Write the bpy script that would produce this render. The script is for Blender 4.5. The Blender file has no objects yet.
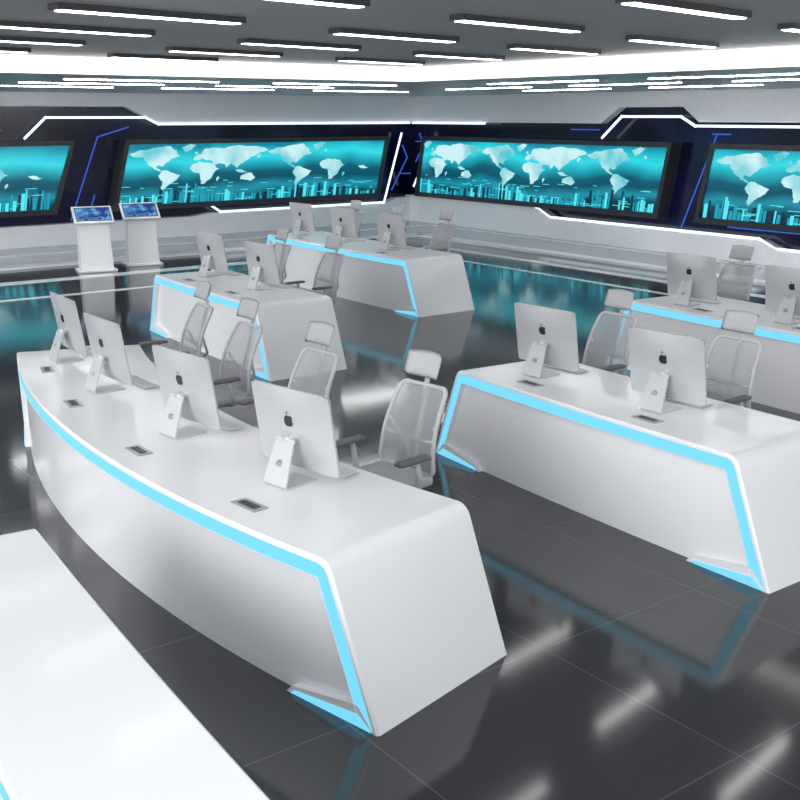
import bpy, bmesh, math, random
from mathutils import Vector, Matrix
from math import sin, cos, pi, radians, sqrt, atan

scene = bpy.context.scene
col = scene.collection
try:
    scene.view_settings.view_transform = 'Standard'
    scene.view_settings.look = 'None'
except Exception:
    pass

# ------------------------------------------------------------------ materials
def new_mat(name):
    m = bpy.data.materials.new(name); m.use_nodes = True
    nt = m.node_tree
    return m, nt, nt.nodes['Principled BSDF'], nt.nodes['Material Output']

def pbr(name, rgb, rough=0.4, metal=0.0, coat=0.0, ior=1.5, var=0.02, crough=.08):
    m, nt, b, o = new_mat(name)
    n = nt.nodes.new('ShaderNodeTexNoise'); n.inputs['Scale'].default_value = 14
    tc = nt.nodes.new('ShaderNodeTexCoord')
    nt.links.new(tc.outputs['Object'], n.inputs['Vector'])
    r = nt.nodes.new('ShaderNodeValToRGB')
    r.color_ramp.elements[0].position = 0.3; r.color_ramp.elements[1].position = 0.7
    r.color_ramp.elements[0].color = (*[max(0, c*(1-var)) for c in rgb], 1)
    r.color_ramp.elements[1].color = (*[min(1, c*(1+var)) for c in rgb], 1)
    nt.links.new(n.outputs['Fac'], r.inputs['Fac'])
    nt.links.new(r.outputs['Color'], b.inputs['Base Color'])
    b.inputs['Roughness'].default_value = rough
    b.inputs['Metallic'].default_value = metal
    b.inputs['Coat Weight'].default_value = coat
    b.inputs['Coat Roughness'].default_value = crough
    b.inputs['IOR'].default_value = ior
    return m

def emis(name, rgb, s):
    m, nt, b, o = new_mat(name)
    b.inputs['Base Color'].default_value = (*[c*.1 for c in rgb], 1)
    b.inputs['Emission Color'].default_value = (*rgb, 1)
    b.inputs['Emission Strength'].default_value = s
    b.inputs['Roughness'].default_value = 0.5
    return m

M_desk = pbr('white_gloss_lacquer', (0.86, 0.87, 0.89), 0.35, coat=0.5, var=.004, crough=.12)
M_panel = pbr('white_gloss_panel', (0.85, 0.86, 0.89), 0.35, coat=0.6, var=.004, crough=.06)
M_led = emis('cyan_led_strip', (0.20, 0.70, 0.98), 1.0)
M_dark = pbr('black_plastic', (0.02, 0.02, 0.022), 0.4)
M_slot = pbr('grommet_metal', (0.45, 0.45, 0.46), 0.3, metal=0.6)
M_alu = pbr('brushed_aluminium', (0.58, 0.59, 0.61), 0.35, metal=0.35)
M_emblem = pbr('emblem_black', (0.03, 0.03, 0.035), 0.2)
M_glass = pbr('monitor_glass_black', (0.012, 0.013, 0.016), 0.06)
M_key = pbr('keyboard_keys', (0.75, 0.76, 0.78), 0.4)
M_frame = pbr('chair_frame_grey', (0.60, 0.61, 0.63), 0.4)
M_seat = pbr('chair_fabric_grey', (0.52, 0.53, 0.55), 0.85)
M_arm = pbr('chair_armpad_grey', (0.16, 0.16, 0.17), 0.6)
M_chrome = pbr('chair_base_metal', (0.6, 0.61, 0.63), 0.2, metal=0.9)
M_scrframe = pbr('screen_frame_charcoal', (0.035, 0.037, 0.042), 0.3)
M_white = pbr('wall_white_gloss', (0.88, 0.90, 0.94), 0.25, coat=0.2)
M_line = emis('white_led_line', (0.75, 0.9, 1.0), 1.8)
M_blue = emis('blue_neon_line', (0.05, 0.16, 0.8), 0.7)
M_light = emis('linear_light_diffuser', (1, 1, 1), 10)
M_light2 = emis('soffit_light_diffuser', (1, 1, 1), 34)
M_cove = emis('cove_light', (1.0, 0.99, 0.97), 2.0)
M_house = pbr('light_housing_grey', (0.08, 0.08, 0.085), 0.4)

# mesh fabric (see-through)
M_mesh, nt, b, o = new_mat('chair_back_mesh')
b.inputs['Base Color'].default_value = (0.52, 0.53, 0.56, 1); b.inputs['Roughness'].default_value = 0.9
tr = nt.nodes.new('ShaderNodeBsdfTransparent'); mx = nt.nodes.new('ShaderNodeMixShader')
ck = nt.nodes.new('ShaderNodeTexWave'); ck.bands_direction = 'Z'; ck.inputs['Scale'].default_value = 28
tc = nt.nodes.new('ShaderNodeTexCoord'); nt.links.new(tc.outputs['Object'], ck.inputs['Vector'])
mr = nt.nodes.new('ShaderNodeMapRange'); mr.inputs['To Min'].default_value = 0.56; mr.inputs['To Max'].default_value = 0.78
nt.links.new(ck.outputs['Fac'], mr.inputs['Value'])
nt.links.new(mr.outputs['Result'], mx.inputs['Fac'])
nt.links.new(tr.outputs[0], mx.inputs[1]); nt.links.new(b.outputs[0], mx.inputs[2])
nt.links.new(mx.outputs[0], o.inputs['Surface'])

# floor tiles
M_floor, nt, b, o = new_mat('dark_polished_tile')
tc = nt.nodes.new('ShaderNodeTexCoord'); br = nt.nodes.new('ShaderNodeTexBrick')
br.offset = 0.0; br.inputs['Scale'].default_value = 1.0
br.inputs['Brick Width'].default_value = 1.2; br.inputs['Row Height'].default_value = 1.2
br.inputs['Mortar Size'].default_value = 0.005; br.inputs['Mortar Smooth'].default_value = 0.0
br.inputs['Color1'].default_value = (0.040, 0.042, 0.046, 1); br.inputs['Color2'].default_value = (0.046, 0.048, 0.052, 1)
br.inputs['Mortar'].default_value = (0.09, 0.09, 0.10, 1)
nt.links.new(tc.outputs['Object'], br.inputs['Vector']); nt.links.new(br.outputs['Color'], b.inputs['Base Color'])
b.inputs['Roughness'].default_value = 0.095; b.inputs['IOR'].default_value = 1.5

# navy wall
M_navy, nt, b, o = new_mat('navy_wall_panel')
tc = nt.nodes.new('ShaderNodeTexCoord'); no = nt.nodes.new('ShaderNodeTexNoise'); no.inputs['Scale'].default_value = 0.7
rp = nt.nodes.new('ShaderNodeValToRGB'); rp.color_ramp.elements[0].color = (0.002, 0.002, 0.012, 1); rp.color_ramp.elements[1].color = (0.007, 0.008, 0.06, 1)
rp.color_ramp.elements[0].position = .35; rp.color_ramp.elements[1].position = .7
nt.links.new(tc.outputs['Object'], no.inputs['Vector']); nt.links.new(no.outputs['Fac'], rp.inputs['Fac']); nt.links.new(rp.outputs['Color'], b.inputs['Base Color'])
b.inputs['Roughness'].default_value = 0.15

M_ceil = pbr('ceiling_grey_paint', (0.45, 0.45, 0.46), 0.5)
M_soffit = pbr('soffit_grey', (0.36, 0.36, 0.38), 0.35)
M_plat = pbr('platform_tile_light', (0.42, 0.44, 0.47), 0.1)
M_strip = pbr('floor_inlay_white', (0.85, 0.88, 0.92), 0.15)

# big display
M_disp, nt, b, o = new_mat('wall_display_picture')
tc = nt.nodes.new('ShaderNodeTexCoord'); sp = nt.nodes.new('ShaderNodeSeparateXYZ'); nt.links.new(tc.outputs['Object'], sp.inputs[0])
mr = nt.nodes.new('ShaderNodeMapRange'); mr.inputs['From Min'].default_value = 0.76; mr.inputs['From Max'].default_value = 2.05
nt.links.new(sp.outputs['Z'], mr.inputs['Value'])
n1 = nt.nodes.new('ShaderNodeTexNoise'); n1.inputs['Scale'].default_value = 0.6; n1.inputs['Detail'].default_value = 2; nt.links.new(tc.outputs['Object'], n1.inputs['Vector'])
ad = nt.nodes.new('ShaderNodeMath'); ad.operation = 'MULTIPLY_ADD'; ad.inputs[1].default_value = 0.5; ad.inputs[2].default_value = -0.25
nt.links.new(n1.outputs['Fac'], ad.inputs[0])
ad2 = nt.nodes.new('ShaderNodeMath'); ad2.operation = 'ADD'; nt.links.new(mr.outputs[0], ad2.inputs[0]); nt.links.new(ad.outputs[0], ad2.inputs[1])
rp = nt.nodes.new('ShaderNodeValToRGB'); cr = rp.color_ramp
cr.elements[0].position = 0.0; cr.elements[0].color = (0.0, 0.01, 0.03, 1)
cr.elements[1].position = 1.0; cr.elements[1].color = (0.0, 0.22, 0.32, 1)
for p_, c_ in ((0.10, (0.0, 0.06, 0.10)), (0.22, (0.01, 0.28, 0.38)), (0.36, (0.0, 0.07, 0.12)), (0.48, (0.0, 0.10, 0.16)), (0.62, (0.01, 0.36, 0.46)), (0.76, (0.03, 0.70, 0.80)), (0.90, (0.01, 0.48, 0.58))):
    e = cr.elements.new(p_); e.color = (*c_, 1)
nt.links.new(ad2.outputs[0], rp.inputs['Fac'])
b.inputs['Base Color'].default_value = (0, 0.01, 0.02, 1); b.inputs['Roughness'].default_value = 0.25
nt.links.new(rp.outputs['Color'], b.inputs['Emission Color']); b.inputs['Emission Strength'].default_value = 1.0

M_continent, nt, b, o = new_mat('map_land_glow')
tc = nt.nodes.new('ShaderNodeTexCoord'); no = nt.nodes.new('ShaderNodeTexNoise'); no.inputs['Scale'].default_value = 1.4; no.inputs['Detail'].default_value = 3
rp = nt.nodes.new('ShaderNodeValToRGB'); rp.color_ramp.elements[0].color = (0.10, 0.62, 0.72, 1); rp.color_ramp.elements[1].color = (0.66, 0.98, 1.0, 1)
rp.color_ramp.elements[0].position = .34; rp.color_ramp.elements[1].position = .58
nt.links.new(tc.outputs['Object'], no.inputs['Vector']); nt.links.new(no.outputs['Fac'], rp.inputs['Fac']); nt.links.new(rp.outputs['Color'], b.inputs['Emission Color'])
b.inputs['Emission Strength'].default_value = 0.9; b.inputs['Base Color'].default_value = (0, 0, 0, 1)
M_city1 = emis('city_graphic_bright', (0.10, 0.85, 0.95), 0.9)
M_city2 = emis('city_graphic_mid', (0.01, 0.35, 0.48), 0.9)
M_city3 = emis('city_graphic_dark', (0.0, 0.04, 0.08), 0.8)

M_tab, nt, b, o = new_mat('tablet_picture')
tc = nt.nodes.new('ShaderNodeTexCoord'); no = nt.nodes.new('ShaderNodeTexNoise'); no.inputs['Scale'].default_value = 9
rp = nt.nodes.new('ShaderNodeValToRGB'); rp.color_ramp.elements[0].color = (0.0, 0.03, 0.22, 1); rp.color_ramp.elements[1].color = (0.15, 0.5, 0.95, 1)
rp.color_ramp.elements[0].position = .4; rp.color_ramp.elements[1].position = .65
nt.links.new(tc.outputs['Object'], no.inputs['Vector']); nt.links.new(no.outputs['Fac'], rp.inputs['Fac']); nt.links.new(rp.outputs['Color'], b.inputs['Emission Color'])
b.inputs['Emission Strength'].default_value = 0.9; b.inputs['Base Color'].default_value = (0, 0, 0, 1)

# ------------------------------------------------------------------ mesh builder
class MB:
    def __init__(s): s.v = []; s.f = []; s.m = []; s.sm = []; s.mats = []
    def mi(s, m):
        if m not in s.mats: s.mats.append(m)
        return s.mats.index(m)
    def add(s, verts, faces, mat, smooth=False, xf=None):
        o = len(s.v); k = s.mi(mat)
        for v in verts:
            v = Vector(v); s.v.append(tuple(xf @ v) if xf else tuple(v))
        for f in faces:
            s.f.append([i+o for i in f]); s.m.append(k); s.sm.append(smooth)
    def box(s, c, d, mat, bev=0.0, xf=None, seg=2):
        bm = bmesh.new(); bmesh.ops.create_cube(bm, size=1)
        for v in bm.verts:
            v.co = Vector((v.co.x*d[0], v.co.y*d[1], v.co.z*d[2]))
        if bev > 0:
            bmesh.ops.bevel(bm, geom=bm.edges[:], offset=bev, segments=seg, profile=0.6, affect='EDGES')
        bm.verts.index_update()
        vs = [v.co + Vector(c) for v in bm.verts]; fs = [[v.index for v in f.verts] for f in bm.faces]
        bm.free(); s.add(vs, fs, mat, bev > 0, xf)
    def cyl(s, p0, p1, r, mat, n=14, r1=None, xf=None):
        p0 = Vector(p0); p1 = Vector(p1); a = (p1-p0).normalized()
        u = a.orthogonal().normalized(); w = a.cross(u); r1 = r if r1 is None else r1
        vs = []
        for p, rr in ((p0, r), (p1, r1)):
            for i in range(n):
                t = 2*pi*i/n; vs.append(p + u*cos(t)*rr + w*sin(t)*rr)
        s.add(vs, [[i, (i+1) % n, n+(i+1) % n, n+i] for i in range(n)], mat, True, xf)
        s.add(vs, [list(range(n))[::-1], list(range(n, 2*n))], mat, False, xf)
    def tube(s, pts, r, mat, closed=False, n=8, flat=1.0, xf=None):
        pts = [Vector(p) for p in pts]; N = len(pts); vs = []
        for i, p in enumerate(pts):
            a = pts[(i-1) % N] if (closed or i > 0) else p
            c = pts[(i+1) % N] if (closed or i < N-1) else p
            t = (c-a).normalized(); up = Vector((1, 0, 0)) if abs(t.x) < 0.8 else Vector((0, 1, 0))
            u = (up - t*up.dot(t)).normalized(); w = t.cross(u)
            for k in range(n):
                q = 2*pi*k/n; vs.append(p + u*cos(q)*r*flat + w*sin(q)*r)
        fs = []
        for i in range(N if closed else N-1):
            j = (i+1) % N
            for k in range(n):
                l = (k+1) % n; fs.append([i*n+k, i*n+l, j*n+l, j*n+k])
        if not closed:
            fs.append(list(range(n))[::-1]); fs.append([(N-1)*n+k for k in range(n)])
        s.add(vs, fs, mat, True, xf)
    def prism(s, poly, fn, d0, d1, mat, cap_mat=None):
        n = len(poly)
        vs = [fn(a, d0, z) for a, z in poly] + [fn(a, d1, z) for a, z in poly]
        s.add(vs, [[i, (i+1) % n, n+(i+1) % n, n+i] for i in range(n)], mat)
        s.add(vs, [list(range(n))[::-1]], cap_mat or mat); s.add(vs, [list(range(n, 2*n))], mat)
    def mesh(s, name, recalc=True):
        me = bpy.data.meshes.new(name); me.from_pydata(s.v, [], s.f)
        for m in s.mats: me.materials.append(m)
        for p, k, q in zip(me.polygons, s.m, s.sm): p.material_index = k; p.use_smooth = q
        if recalc:
            bm = bmesh.new(); bm.from_mesh(me)
            bmesh.ops.remove_doubles(bm, verts=bm.verts, dist=1e-5)
            bmesh.ops.recalc_face_normals(bm, faces=bm.faces); bm.to_mesh(me); bm.free()
        me.update(); return me
    def obj(s, name, parent=None, recalc=True):
        ob = bpy.data.objects.new(name, s.mesh(name, recalc)); col.objects.link(ob)
        if parent: ob.parent = parent
        return ob

def empty(name, loc=(0, 0, 0), rz=0):
    e = bpy.data.objects.new(name, None); e.empty_display_size = .2; col.objects.link(e)
    e.location = loc; e.rotation_euler[2] = rz; return e

# ------------------------------------------------------------------ room
WX, WY = 17.3, 22.65
TX, TY = 9.6, 12.6       # ceiling tray corner
m = MB(); m.box((WX/2-3, WY/2-3, -0.05), (WX+6.6, WY+6.6, 0.1), M_floor); m.obj('floor')

def strips():
    m = MB()
    m.box(((WX-6)/2, (19.5+WY)/2, 0.02), (WX+6, WY-19.5, 0.04), M_plat)
    m.box(((15.1+WX)/2, (19.5-6)/2, 0.02), (WX-15.1, 25.5, 0.04), M_plat)
    for k, (e, w) in enumerate(((0.0, .30), (1.5, .18))):
        m.box(((15.1+e-6)/2, 19.5+e, 0.024), (15.1+e+6, w, 0.045), M_strip)
        m.box((15.1+e, (19.5+e-6)/2, 0.024), (w, 19.5+e+6, 0.045), M_strip)
    m.obj('trim_platform')
    m = MB()
    for e, w in ((1.75, .28), (3.4, .12)):
        m.box(((15.1-e*.6-6)/2, 19.5-e, 0.004), (15.1-e*.6+6, w, 0.008), M_strip)
        m.box((15.1-e*.6, (19.5-e-6)/2, 0.004), (w*.7, 19.5-e+6, 0.008), M_strip)
    m.obj('trim_floor_inlay')
strips()

left = lambda a, d, z: Vector((a, WY-d, z))
right = lambda a, d, z: Vector((WX-d, -a, z))

def wall(name, fn, a0, a1, low, up, lines, neon):
    m = MB()
    m.prism([(a0, 0), (a1, 0), (a1, 3.1), (a0, 3.1)], fn, -0.15, 0.0, M_navy)
    m.obj('wall_'+name)
    m = MB()
    n = len(low)
    vs = [fn(a, 0, z) for a, z in low]+[fn(a, .24, z) for a, z in low]+[fn(a, .42, 0.04) for a, z in low]
    fs = [[i, i+1, n+i+1, n+i] for i in range(n-1)]+[[n+i, n+i+1, 2*n+i+1, 2*n+i] for i in range(n-1)]
    m.add(vs, fs, M_white)
    m.obj('baseboard_'+name)
    m = MB()
    m.prism([(a0, 3.1)] + up + [(a1, 3.1)], fn, 0, 0.20, M_white)
    m.obj('trim_upper_'+name)
    m = MB()
    def path(pts, w, d, mat):
        for (x0, z0), (x1, z1) in zip(pts[:-1], pts[1:]):
            L = math.hypot(x1-x0, z1-z0); nx, nz = -(z1-z0)/L*w/2, (x1-x0)/L*w/2
            ex, ez = (x1-x0)/L*w/2, (z1-z0)/L*w/2
            m.prism([(x0-nx-ex, z0-nz-ez), (x1-nx+ex, z1-nz+ez), (x1+nx+ex, z1+nz+ez), (x0+nx-ex, z0+nz-ez)], fn, d, d+.02, mat)
    for l in lines: path(l, .045, .23, M_line)
    for l in neon: path(l, .022, .01, M_blue)
    m.obj('trim_led_'+name)

wall('left', left, -6, WX,
     [(-6, .45), (10.9, .45), (11.3, .50), (16.3, .5), (16.6, .62), (WX, .62)],
     [(-6, 2.82), (9.5, 2.82), (10.2, 2.48), (WX, 2.48)],
     [[(7.3, 2.2), (7.75, 2.6), (9.9, 2.6), (10.2, 2.46), (WX-.3, 2.46)], [(10.9, .75), (11.2, .78), (11.6, .52), (16.2, .52), (16.75, 2.2)]],
     [[(8.2, .5), (8.9, 2.2), (9.6, 2.4)], [(8.6, .6), (8.75, 1.0)], [(-3, 2.35), (6.9, 2.35)], [(-1, 2.6), (6.4, 2.6)], [(16.6, .8), (17.1, 1.6), (16.95, 1.9)], [(16.9, 1.2), (17.2, 1.2)]])
wall('right', right, -WY, 6,
     [(-WY, .66), (-17.75, .66), (-17.3, .45), (-11.9, .45), (-11.5, .3), (6, .3)],
     [(-WY, 2.48), (-16.0, 2.48), (-15.5, 2.80), (-13.9, 2.80), (-13.5, 2.52), (6, 2.52)],
     [[(-WY+.3, 2.46), (-19.6, 2.46)], [(-15.9, 2.2), (-15.4, 2.62), (-13.9, 2.62), (-13.55, 2.45), (-8, 2.45)],
      [(-18.0, .72), (-17.8, .66), (-17.35, .47), (-11.95, .47), (-11.6, .32), (-5, .32)],
      [(-22.3, .9), (-22.1, 1.2)], ],
     [[(-22.5, 1.5), (-22.2, 1.9), (-22.35, 2.2)], [(-22.5, 2.0), (-22.3, 2.0)], [(-13.9, .5), (-13.2, 2.3)], [(-17, 2.35), (-16.2, 2.35)], [(-13.3, 2.3), (-12.9, 2.3)], [(-12.8, .6), (-10, .6)]])

# ceiling (cut away above and behind the viewer to let fill light in)
OX, OY, CX0 = 3.4, 4.0, -1.2
m = MB()
m.box(((TX+CX0)/2, (TY+OY)/2, 3.35), (TX-CX0, TY-OY, 0.1), M_ceil)
m.box(((TX+OX)/2, (OY-6)/2, 3.35), (TX-OX, OY+6, 0.1), M_ceil); m.obj('ceiling')
m = MB()
m.box(((WX+CX0)/2, (TY+WY)/2, 3.2), (WX-CX0, WY-TY, 0.2), M_soffit)
m.box(((TX+WX)/2, (TY-6)/2, 3.2), (WX-TX, TY+6, 0.2), M_soffit)
for e, w in ((1.6, .045), (3.4, .05), (5.4, .07)):
    a = -1
    while a < TX+e-2:
        m.box((a+1.1, TY+e, 3.096), (2.2, w, .012), M_light2); a += 3.1
    a = -5
    while a < TY+e-2:
        m.box((TX+e*.95, a+1.1, 3.096), (w, 2.2, .012), M_light2); a += 3.1
m.obj('ceiling_soffit')
m = MB()
m.box(((TX+CX0)/2, TY-.012, 3.2), (TX-CX0, .02, 0.19), M_cove)
m.box((TX-.012, (TY-6)/2, 3.2), (.02, TY+6, 0.19), M_cove)
m.obj('trim_cove_light')

m = MB(); rot = radians(10)
for i in range(-3, 3):
    for j in range(-8, 7):
        cx = 5.55+2.42*i; cy = 6.0+1.48*j+.62*i
        if cx+.7 > TX-.1 or cy > TY-.4 or cx < CX0+.8 or cy < -5: continue
        if cx-.7 < OX and cy-.3 < OY: continue
        xf = Matrix.Translation((cx, cy, 3.3)) @ Matrix.Rotation(rot, 4, 'Z')
        m.box((0, 0, -0.02), (1.42, .13, .04), M_house, xf=xf)
        m.box((0, 0, -0.042), (1.36, .085, .008), M_light, xf=xf)
m.obj('linear_ceiling_lights')

# ------------------------------------------------------------------ wall displays
NA = [(.02,.78),(.08,.86),(.18,.90),(.28,.93),(.33,.84),(.36,.72),(.30,.66),(.27,.58),(.255,.52),(.22,.55),(.215,.49),(.25,.44),(.24,.42),(.20,.47),(.16,.55),(.13,.64),(.12,.72),(.06,.72)]
SA = [(.25,.43),(.29,.44),(.34,.38),(.39,.33),(.37,.24),(.33,.17),(.30,.08),(.285,.02),(.27,.08),(.275,.20),(.25,.28),(.24,.34)]
GR = [(.36,.90),(.42,.97),(.46,.94),(.43,.85),(.39,.80)]
AF = [(.46,.55),(.50,.60),(.56,.58),(.60,.56),(.63,.46),(.66,.45),(.62,.36),(.61,.26),(.57,.14),(.54,.14),(.53,.26),(.52,.36),(.47,.39),(.445,.46)]
EU = [(.46,.64),(.47,.72),(.51,.76),(.52,.86),(.57,.88),(.66,.86),(.74,.92),(.84,.90),(.96,.86),(.99,.80),(.93,.76),(.90,.70),(.86,.66),(.83,.58),(.80,.52),(.785,.44),(.76,.50),(.73,.55),(.70,.46),(.68,.54),(.645,.56),(.62,.52),(.60,.58),(.58,.62),(.54,.63),(.52,.67),(.49,.62)]
AU = [(.82,.28),(.86,.33),(.90,.33),(.93,.24),(.90,.16),(.85,.19),(.82,.20)]
ID = [(.77,.40),(.80,.42),(.84,.37),(.86,.36),(.82,.34),(.79,.36)]
UK = [(.46,.79),(.475,.82),(.485,.76),(.465,.75)]
MG = [(.645,.24),(.66,.29),(.665,.25),(.65,.18)]
JP = [(.91,.68),(.93,.73),(.945,.70),(.925,.64)]
rnd = random.Random(4)
def fract(P, lv=2):
    for l in range(lv):
        Q = []
        for i, a in enumerate(P):
            b_ = P[(i+1) % len(P)]
            t = rnd.uniform(-.16, .16)
            Q.append(a); Q.append(((a[0]+b_[0])/2-(b_[1]-a[1])*t*.4, (a[1]+b_[1])/2+(b_[0]-a[0])*t*1.4))
        P = Q
    return P
LAND = [fract(P) for P in (NA, SA, GR, AF, EU, AU, ID, UK, MG, JP)]
def display(fn, b0, b1, t0, t1, off=0.0, z0=.66, z1=2.14):
    par = empty('wall_display_screen')
    m = MB(); fr = .10
    k = (t0-b0)/(z1-z0)
    outer = [(b0, z0), (b1, z0), (t1, z1), (t0, z1)]
    inner = [(b0+fr+k*fr, z0+fr), (b1-fr+k*fr*.5, z0+fr), (t1-fr-k*fr*.5, z1-fr), (t0+fr-k*fr, z1-fr)]
    vo = [fn(a, .34, z) for a, z in outer]; vi = [fn(a, .34, z) for a, z in inner]
    vo0 = [fn(a, .0, z) for a, z in outer]; vi2 = [fn(a, .29, z) for a, z in inner]
    vs = vo+vi+vo0+vi2
    fs = []
    for i in range(4):
        j = (i+1) % 4
        fs += [[i, j, 4+j, 4+i], [8+i, 8+j, j, i], [4+i, 4+j, 12+j, 12+i]]
    fs.append([8, 9, 10, 11])
    m.add(vs, fs, M_scrframe); m.obj('frame', par)
    m = MB(); m.add(vi2, [[0, 1, 2, 3]], M_disp); m.obj('display', par)
    m = MB(); zz0, zz1 = z0+fr+.26, z1-fr+.03
    w = 3.5; a = inner[0][0]+.05-off; end = min(inner[1][0], inner[2][0])-.05
    while a+w*.3 < end:
        for P in LAND:
            q = [(a+x*w+k*(z*(zz1-zz0)), zz0+z*(zz1-zz0)) for x, z in P]
            if max(p[0] for p in q) > end or min(p[0] for p in q) < inner[0][0]+.1: continue
            m.add([fn(x, .294, z) for x, z in q], [list(range(len(q)))], M_continent)
        a += w*.97
    me = m.mesh('map', False)
    bm = bmesh.new(); bm.from_mesh(me); bmesh.ops.triangulate(bm, faces=bm.faces, ngon_method='EAR_CLIP'); bm.to_mesh(me); bm.free()
    ob = bpy.data.objects.new('world_map', me); col.objects.link(ob); ob.parent = par
    # city / data graphic along the lower part of the picture
    m = MB(); x = inner[0][0]+.06; e2 = inner[1][0]-.06; zb = z0+fr+.01
    while x < e2:
        ww = rnd.uniform(.03, .09); env = .5+.5*sin(x*1.9)
        h = rnd.uniform(.05, .16)+env*rnd.uniform(.05, .30)
        m.add([fn(x, .297, zb), fn(min(x+ww, e2), .297, zb), fn(min(x+ww, e2)+k*h*.6, .297, zb+h), fn(x+k*h*.6, .297, zb+h)], [[0, 1, 2, 3]], rnd.choice((M_city1, M_city2, M_city2, M_city3)))
        if rnd.random() < .6:
            z = zb+rnd.uniform(.02, .45); l = rnd.uniform(.08, .3)
            if x+l < e2:
                m.add([fn(x, .300, z), fn(x+l, .300, z), fn(x+l, .300, z+.014), fn(x, .300, z+.014)], [[0, 1, 2, 3]], M_city1)
        x += ww+rnd.uniform(0, .03)
    m.obj('city_graphic', par, False)
display(left, .9, 7.8, 1.3, 8.3, 0)
display(left, 9.0, 16.0, 9.4, 16.3, 0)
display(right, -22.15, -14.26, -21.85, -14.0, 1.3)
display(right, -13.37, -5.6, -13.1, -5.3, 0)

# ------------------------------------------------------------------ desks
def desk(x0, y0, rot, R, s0, s1, depth=1.0, H=.75, lean=.30, ports=()):
    """curved console; s along its length (bottom extents s0..s1)"""
    cr_, sr_ = cos(rot), sin(rot)
    def P(s, d, z):
        x = R-(R-d)*cos(s/R); y = (R-d)*sin(s/R)
        return Vector((x*cr_-y*sr_, x*sr_+y*cr_, z))
    ang = math.atan2(H, lean)
    def outline(off):
        r = .10
        rr = max(r-off, .02)
        c_z = H-off-rr
        bl = s0+off/sin(ang)
        cxl = bl+c_z*lean/H + rr/sin(ang)
        a_start = ang+pi/2; a_end = pi/2
        pts = []
        for i in range(4):
            zt = (c_z+rr*sin(a_start))*i/4
            pts.append((bl+zt*lean/H, zt))
        for i in range(9):
            a = a_start+(a_end-a_start)*i/8
            pts.append((cxl+rr*cos(a), c_z+rr*sin(a)))
        mid = (s0+s1)/2; nseg = 24
        full = list(pts); xl = full[-1][0]; xr = 2*mid-xl
        for i in range(1, nseg): full.append((xl+(xr-xl)*i/nseg, H-off))
        full += [(2*mid-x, z) for x, z in pts[::-1]]
        return full
    LO = .097
    O = outline(0); Ob = outline(.012); O1 = outline(.025); O2 = outline(LO); n = len(O)
    par = empty('control_desk', (x0, y0, 0))
    m = MB()
    def ring(A, da, B, db, mat, sm=False):
        vs = [P(s, da, z) for s, z in A]+[P(s, db, z) for s, z in B]
        m.add(vs, [[i, i+1, n+i+1, n+i] for i in range(n-1)], mat, sm)
    ring(O, .012, O, depth-.012, M_desk, True)
    ring(O, .012, Ob, 0, M_desk); ring(O, depth-.012, Ob, depth, M_desk)
    ring(Ob, 0, O1, 0, M_desk)
    RC = .045
    ring(O2, 0, O2, RC, M_desk)
    def panel(A, d, mat):
        vs = [P(s, d, z) for s, z in A]+[P(s, d, 0) for s, z in A]
        m.add(vs, [[i, i+1, n+i+1, n+i] for i in range(n-1) if A[i][1]+A[i+1][1] > 0 and abs(A[i+1][0]-A[i][0]) > 1e-5], mat, True)
    panel(O2, RC, M_panel)
    ring(Ob, depth, O2, depth, M_desk); ring(O2, depth, O2, depth-.5, M_panel); panel(O2, depth-.5, M_panel)
    k = LO/sin(ang)
    for sg, base in ((1, s0), (-1, s1)):
        q = [(base+sg*.03, 0.0), (base+sg*.60, 0.0), (base+sg*.56, .04), (base+sg*(k+.06), .105), (base+sg*(k+.02), .105)]
        m.prism(q, P, 0.002, RC+.005, M_desk)
    m.obj('body', par, recalc=False)
    m = MB()
    ring(O1, 0.004, O2, 0.004, M_led)
    for sg, base in ((1, s0), (-1, s1)):
        q = [(base+sg*.045, 0.004), (base+sg*.57, 0.004), (base+sg*.54, .022), (base+sg*(k+.02), .062)]
        m.prism(q, P, -0.003, .003, M_led)
    m.obj('led_strip', par)
    for i, (ps, pd) in enumerate(ports):
        m = MB(); c = P(ps, pd, H)
        xf = Matrix.Translation(c) @ Matrix.Rotation(rot-ps/R, 4, 'Z')
        m.box((0, 0, .003), (.09, .20, .006), M_slot, xf=xf)
        m.box((0, 0, .0065), (.045, .14, .003), M_dark, xf=xf)
        m.obj('cable_port_%d' % (i+1), par)

desk(2.18, 5.75, 0, 10.2, -2.33, 3.57, 1.0, ports=[(-1.22, .2), (0.0, .2), (1.3, .2), (2.45, .2)])
desk(5.13, 4.93, radians(-2.5), 40, -1.63, 1.63, .95, ports=[(-.5, .18), (.66, .18)])
desk(5.42, 11.1, radians(-2.5), 40, -1.66, 1.66, .95, ports=[(-.5, .18), (.66, .18)])
desk(8.85, 13.7, radians(-2), 40, -2.3, 2.3, 1.0, ports=[(-1.2, .18), (0, .18), (1.2, .18)])
desk(8.6, 5.6, radians(-2.5), 40, -2.4, 2.4, 1.0, ports=[(1.2, .18), (0, .18), (-1.2, .18)])
desk(.70, 2.3, radians(-2.5), 60, -3.0, 3.0, .62)

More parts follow.
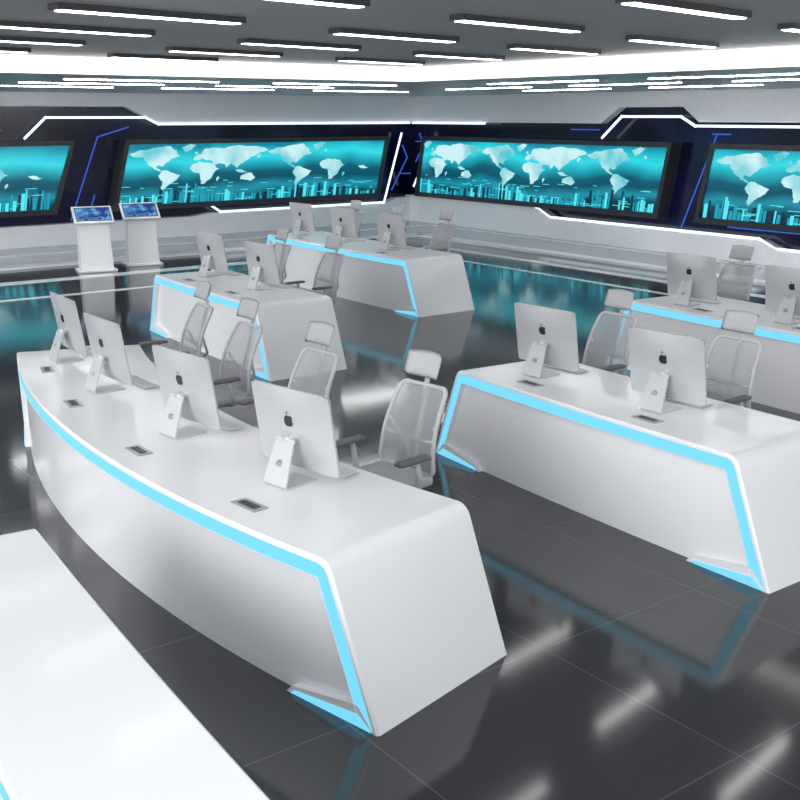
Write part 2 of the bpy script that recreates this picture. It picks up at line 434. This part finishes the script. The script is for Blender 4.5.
# ------------------------------------------------------------------ computer
def computer_mesh():
    m = MB(); W, Hh = .60, .455
    tilt = Matrix.Translation((0.055, 0, .068)) @ Matrix.Rotation(radians(-9), 4, 'Y')
    def rr(w, h, r, n=5):
        out = []
        for cx, cz, a0 in ((w/2-r, h-r, 0), (-w/2+r, h-r, 90), (-w/2+r, r, 180), (w/2-r, r, 270)):
            for i in range(n+1):
                a = radians(a0+90*i/n); out.append((cx+r*cos(a), cz+r*sin(a)))
        return out
    base = rr(W, Hh, .02); n = len(base)
    rings = []
    for x in (.008, -.004): rings.append([(x, y, z) for y, z in base])
    m.add(rings[0]+rings[1], [[i, (i+1) % n, n+(i+1) % n, n+i] for i in range(n)], M_alu, False, tilt)
    m.add(rings[0], [list(range(n))[::-1]], M_alu, False, tilt)
    ny, nz = 16, 12; vs = []
    def bulge(y, z):
        u = min(1, abs(y)/(W/2)); v = min(1, abs(z-Hh/2)/(Hh/2))
        return -.004-.030*(1-u*u)*(1-v*v)
    for i in range(nz+1):
        for j in range(ny+1):
            y = -W/2+W*j/ny; z = Hh*i/nz
            if (i in (0, nz)) and (j in (0, ny)): y *= .985; z = z+(.006 if i == 0 else -.006)
            vs.append((bulge(y, z), y, z))
    m.add(vs, [[i*(ny+1)+j, i*(ny+1)+j+1, (i+1)*(ny+1)+j+1, (i+1)*(ny+1)+j] for i in range(nz) for j in range(ny)], M_alu, True, tilt)
    m.box((.009, 0, Hh/2+.035), (.004, W-.006, Hh-.08), M_glass, xf=tilt)
    zc = Hh*.62; pts = []
    for i in range(40):
        a = 2*pi*i/40; r = .034
        y = r*cos(a)*.95; z = r*sin(a)
        if sin(a) > .9: z -= .006
        if sin(a) < -.93: z += .004
        if (y+.038)**2+(z-.004)**2 < .015**2: y = -.038+sqrt(max(0, .015**2-(z-.004)**2))
        pts.append((-.037, y, zc+z))
    vs = pts+[(-.025, p[1], p[2]) for p in pts]
    m.add(vs, [list(range(40))]+[[i, (i+1) % 40, 40+(i+1) % 40, 40+i] for i in range(40)], M_emblem, False, tilt)
    m.add([(-.036, .0, zc+.037), (-.036, .010, zc+.045), (-.036, .014, zc+.058), (-.036, .003, zc+.050)], [[0, 1, 2, 3]], M_emblem, False, tilt)
    prof = [(-.040, .25), (-.055, .22), (-.118, .05), (-.128, .018), (-.122, .008), (-.108, .0055), (.095, .0055)]
    t = .010; vs = []; prof2 = []
    for i, p in enumerate(prof):
        a = Vector(prof[max(i-1, 0)]); c = Vector(prof[min(i+1, len(prof)-1)]); d = (c-a).normalized()
        nn = Vector((-d.y, d.x)); prof2.append((p[0]+nn.x*t/2, p[1]+nn.y*t/2, p[0]-nn.x*t/2, p[1]-nn.y*t/2))
    N = len(prof)
    for w in (-1, 1):
        for i, q in enumerate(prof2):
            hw = .088 if i > 1 else .07
            vs.append((q[0], w*hw, max(q[1], 0))); vs.append((q[2], w*hw, max(q[3], 0)))
    fs = []
    for i in range(N-1):
        a = 2*i; b_ = 2*N
        fs += [[a, a+2, b_+a+2, b_+a], [a+1, a+3, b_+a+3, b_+a+1], [a, a+1, a+3, a+2], [b_+a, b_+a+1, b_+a+3, b_+a+2]]
    fs += [[0, 1, 2*N+1, 2*N], [2*N-2, 2*N-1, 4*N-1, 4*N-2]]
    m.add(vs, fs, M_alu)
    m.cyl((-.05, 0, .23), (.02, 0, .25), .03, M_alu)
    m.cyl((-.1035, 0, .12), (-.085, 0, .124), .021, M_slot, n=20)
    return m.mesh('all_in_one_computer')
ME_pc = computer_mesh()
def keyboard_mesh():
    m = MB()
    m.box((0, 0, .006), (.12, .42, .008), M_alu, .002)
    for r in range(5):
        for c in range(14):
            m.box((-.045+r*.0225, -.19+c*.0292, .0115), (.018, .025, .004), M_key)
    return m.mesh('keyboard')
ME_kb = keyboard_mesh()
def mouse_mesh():
    m = MB(); m.box((0, 0, .013), (.105, .058, .026), M_key, .012, seg=3); return m.mesh('computer_mouse')
ME_ms = mouse_mesh()

def place(me, name, loc, rz, sc=1):
    ob = bpy.data.objects.new(name, me); col.objects.link(ob); ob.location = loc; ob.rotation_euler[2] = rz; ob.scale = (sc,)*3; return ob
Z = .7505
pcs = [(2.92, 8.36, -2), (2.80, 7.26, 2), (2.76, 5.92, 8), (2.82, 4.74, 11),
       (5.62, 5.73, 4), (5.57, 4.54, 4), (6.0, 11.9, 4), (5.98, 10.65, 4),
       (9.32, 15.2, 4), (9.32, 14.0, 4), (9.32, 12.75, 4), (9.02, 7.10, 3), (8.98, 5.87, 3)]
for x, y, r in pcs:
    th = radians(r)
    place(ME_pc, 'all_in_one_computer', (x, y, Z), th)
    ox, oy = .27, .04
    place(ME_kb, 'keyboard', (x+ox*cos(th)-oy*sin(th), y+ox*sin(th)+oy*cos(th), Z), th)
    ox, oy = .26, .32
    place(ME_ms, 'computer_mouse', (x+ox*cos(th)-oy*sin(th), y+ox*sin(th)+oy*cos(th), Z), th)

# ------------------------------------------------------------------ chair (faces -X)
def chair_mesh():
    m = MB()
    for k in range(5):
        a = radians(72*k+20); c, s_ = cos(a), sin(a)
        m.tube([(c*.03, s_*.03, .115), (c*.16, s_*.16, .10), (c*.30, s_*.30, .072)], .019, M_chrome)
        m.cyl((c*.30-s_*.022, s_*.30+c*.022, .03), (c*.30+s_*.022, s_*.30-c*.022, .03), .03, M_arm)
        m.cyl((c*.30, s_*.30, .05), (c*.30, s_*.30, .08), .012, M_arm)
    m.cyl((0, 0, .08), (0, 0, .26), .032, M_arm); m.cyl((0, 0, .2), (0, 0, .42), .02, M_chrome)
    m.box((.02, 0, .425), (.26, .18, .04), M_arm, .01)
    m.box((0, 0, .475), (.50, .50, .07), M_seat, .03, seg=3)
    z0, z1 = .50, 1.05; r = .05
    def bx(z):
        t = (z-.50)/.55
        return .235+.17*t-.05*sin(pi*t)
    def hw(z):
        t = (z-.50)/.55; return .25-.04*t
    loop = []
    def add(y, z): loop.append((bx(z)+.02*(1-(y/.25)**2), y, z))
    for i in range(7): a = radians(-90+90*i/6); add(hw(z0)-r+r*cos(a), z0+r+r*sin(a))
    for i in range(1, 8): z = z0+r+(z1-z0-2*r)*i/8; add(hw(z), z)
    for i in range(7): a = radians(90*i/6); add(hw(z1)-r+r*cos(a), z1-r+r*sin(a))
    mir = [(p[0], -p[1], p[2]) for p in loop[::-1]]
    m.tube(loop+mir, .015, M_frame, closed=True, flat=1.1)
    nz, ny = 12, 8; vs = []
    for i in range(nz+1):
        z = z0+(z1-z0)*i/nz
        w = hw(z)
        if i == 0 or i == nz: w -= r*.8
        for j in range(ny+1):
            y = -w+2*w*j/ny; vs.append((bx(z)+.02*(1-(y/.25)**2), y, z))
    m.add(vs, [[i*(ny+1)+j, i*(ny+1)+j+1, (i+1)*(ny+1)+j+1, (i+1)*(ny+1)+j] for i in range(nz) for j in range(ny)], M_mesh, True)
    m.tube([(bx(.72)+.02, -.22, .72), (bx(.70)+.05, 0, .70), (bx(.72)+.02, .22, .72)], .018, M_frame)
    m.tube([(.10, 0, .42), (.26, 0, .43), (.32, 0, .52), (.34, 0, .70), (.41, 0, .95), (.44, 0, 1.10)], .02, M_frame, flat=.8)
    for sg in (-1, 1):
        m.tube([(.26, 0, .46), (.37, sg*.12, .62), (bx(.8)+.01, sg*.21, .82)], .013, M_frame)
    vs = []; n1, n2 = 10, 8
    for side in (0, 1):
        for i in range(n2+1):
            for j in range(n1+1):
                u = -1+2*j/n1; v = -1+2*i/n2
                e = (1-abs(u)**4)*(1-abs(v)**4)
                th = .028*e
                y = u*.155; z = 1.19+v*.085*(1-.12*u*u); x = .425-.035*u*u+.03*v*.9
                vs.append((x+(th if side else -th), y, z))
    K = (n1+1)*(n2+1)
    m.add(vs, [[s*K+i*(n1+1)+j, s*K+i*(n1+1)+j+1, s*K+(i+1)*(n1+1)+j+1, s*K+(i+1)*(n1+1)+j] for s in (0, 1) for i in range(n2) for j in range(n1)], M_seat, True)
    for sgn in (-1, 1):
        m.tube([(.06, sgn*.20, .44), (.06, sgn*.29, .46), (.05, sgn*.305, .56), (.03, sgn*.305, .66)], .016, M_frame, flat=1.4)
        m.box((-.01, sgn*.305, .68), (.27, .075, .028), M_arm, .012)
    return m.mesh('office_chair')
ME_ch = chair_mesh()
chairs = [(3.71, 5.18, 8), (3.72, 6.42, 5), (3.80, 7.66, 0), (3.94, 8.78, -6),
          (6.56, 6.17, 2), (6.52, 4.92, 2), (6.93, 12.4, 0), (6.93, 11.15, 2),
          (10.42, 15.75, 4), (10.42, 14.5, 4), (10.42, 13.25, 2), (10.12, 7.55, 2), (10.1, 6.3, 2)]
for x, y, r in chairs:
    place(ME_ch, 'office_chair', (x, y, 0.0), radians(r), .95)

# ------------------------------------------------------------------ kiosks (face -Y)
def kiosk(x, y, rz):
    par = empty('touchscreen_kiosk', (x, y, 0), rz)
    m = MB()
    vs = [(-.28, -.16, 0), (.28, -.16, 0), (.28, .16, 0), (-.28, .16, 0), (-.25, -.10, .88), (.25, -.10, .88), (.25, .12, .98), (-.25, .12, .98)]
    m.add(vs, [[0, 1, 5, 4], [1, 2, 6, 5], [2, 3, 7, 6], [3, 0, 4, 7], [4, 5, 6, 7], [3, 2, 1, 0]], M_desk)
    m.box((0, -.02, .02), (.66, .46, .04), M_desk, .01)
    m.obj('pedestal', par)
    m = MB(); xf = Matrix.Translation((0, -.02, .965)) @ Matrix.Rotation(radians(38), 4, 'X')
    m.box((0, 0, 0), (.68, .42, .05), M_desk, .012, xf=xf)
    m.box((0, 0, .027), (.60, .34, .004), M_scrframe, xf=xf)
    m.box((0, 0, .030), (.57, .31, .004), M_tab, xf=xf)
    m.obj('tablet', par)
kiosk(7.05, 18.4, radians(-12)); kiosk(8.05, 18.7, radians(-12))

# ------------------------------------------------------------------ world + low soft sun, added as fill to brighten the desk fronts
w = bpy.data.worlds.new('World'); scene.world = w; w.use_nodes = True
bg = w.node_tree.nodes['Background']; bg.inputs[0].default_value = (.94, .97, 1, 1); bg.inputs[1].default_value = 1.35
sl = bpy.data.lights.new('fill_sun', 'SUN'); sl.energy = 2.1; sl.angle = radians(35); sl.color = (1, .995, .99)
so = bpy.data.objects.new('fill_sun', sl); col.objects.link(so)
dv = Vector((1.0, .35, -.27)).normalized()
so.rotation_euler = dv.to_track_quat('-Z', 'Y').to_euler()

# ------------------------------------------------------------------ camera
cam = bpy.data.cameras.new('camera'); co = bpy.data.objects.new('camera', cam); col.objects.link(co)
cam.sensor_width = 36; cam.lens = 1080/800*36
p = atan(285/1080); yaw = radians(53.3)
co.location = (0, 0, 2.65)
co.rotation_euler = (pi/2-p, 0, yaw-pi/2)
cam.clip_end = 200
scene.camera = co
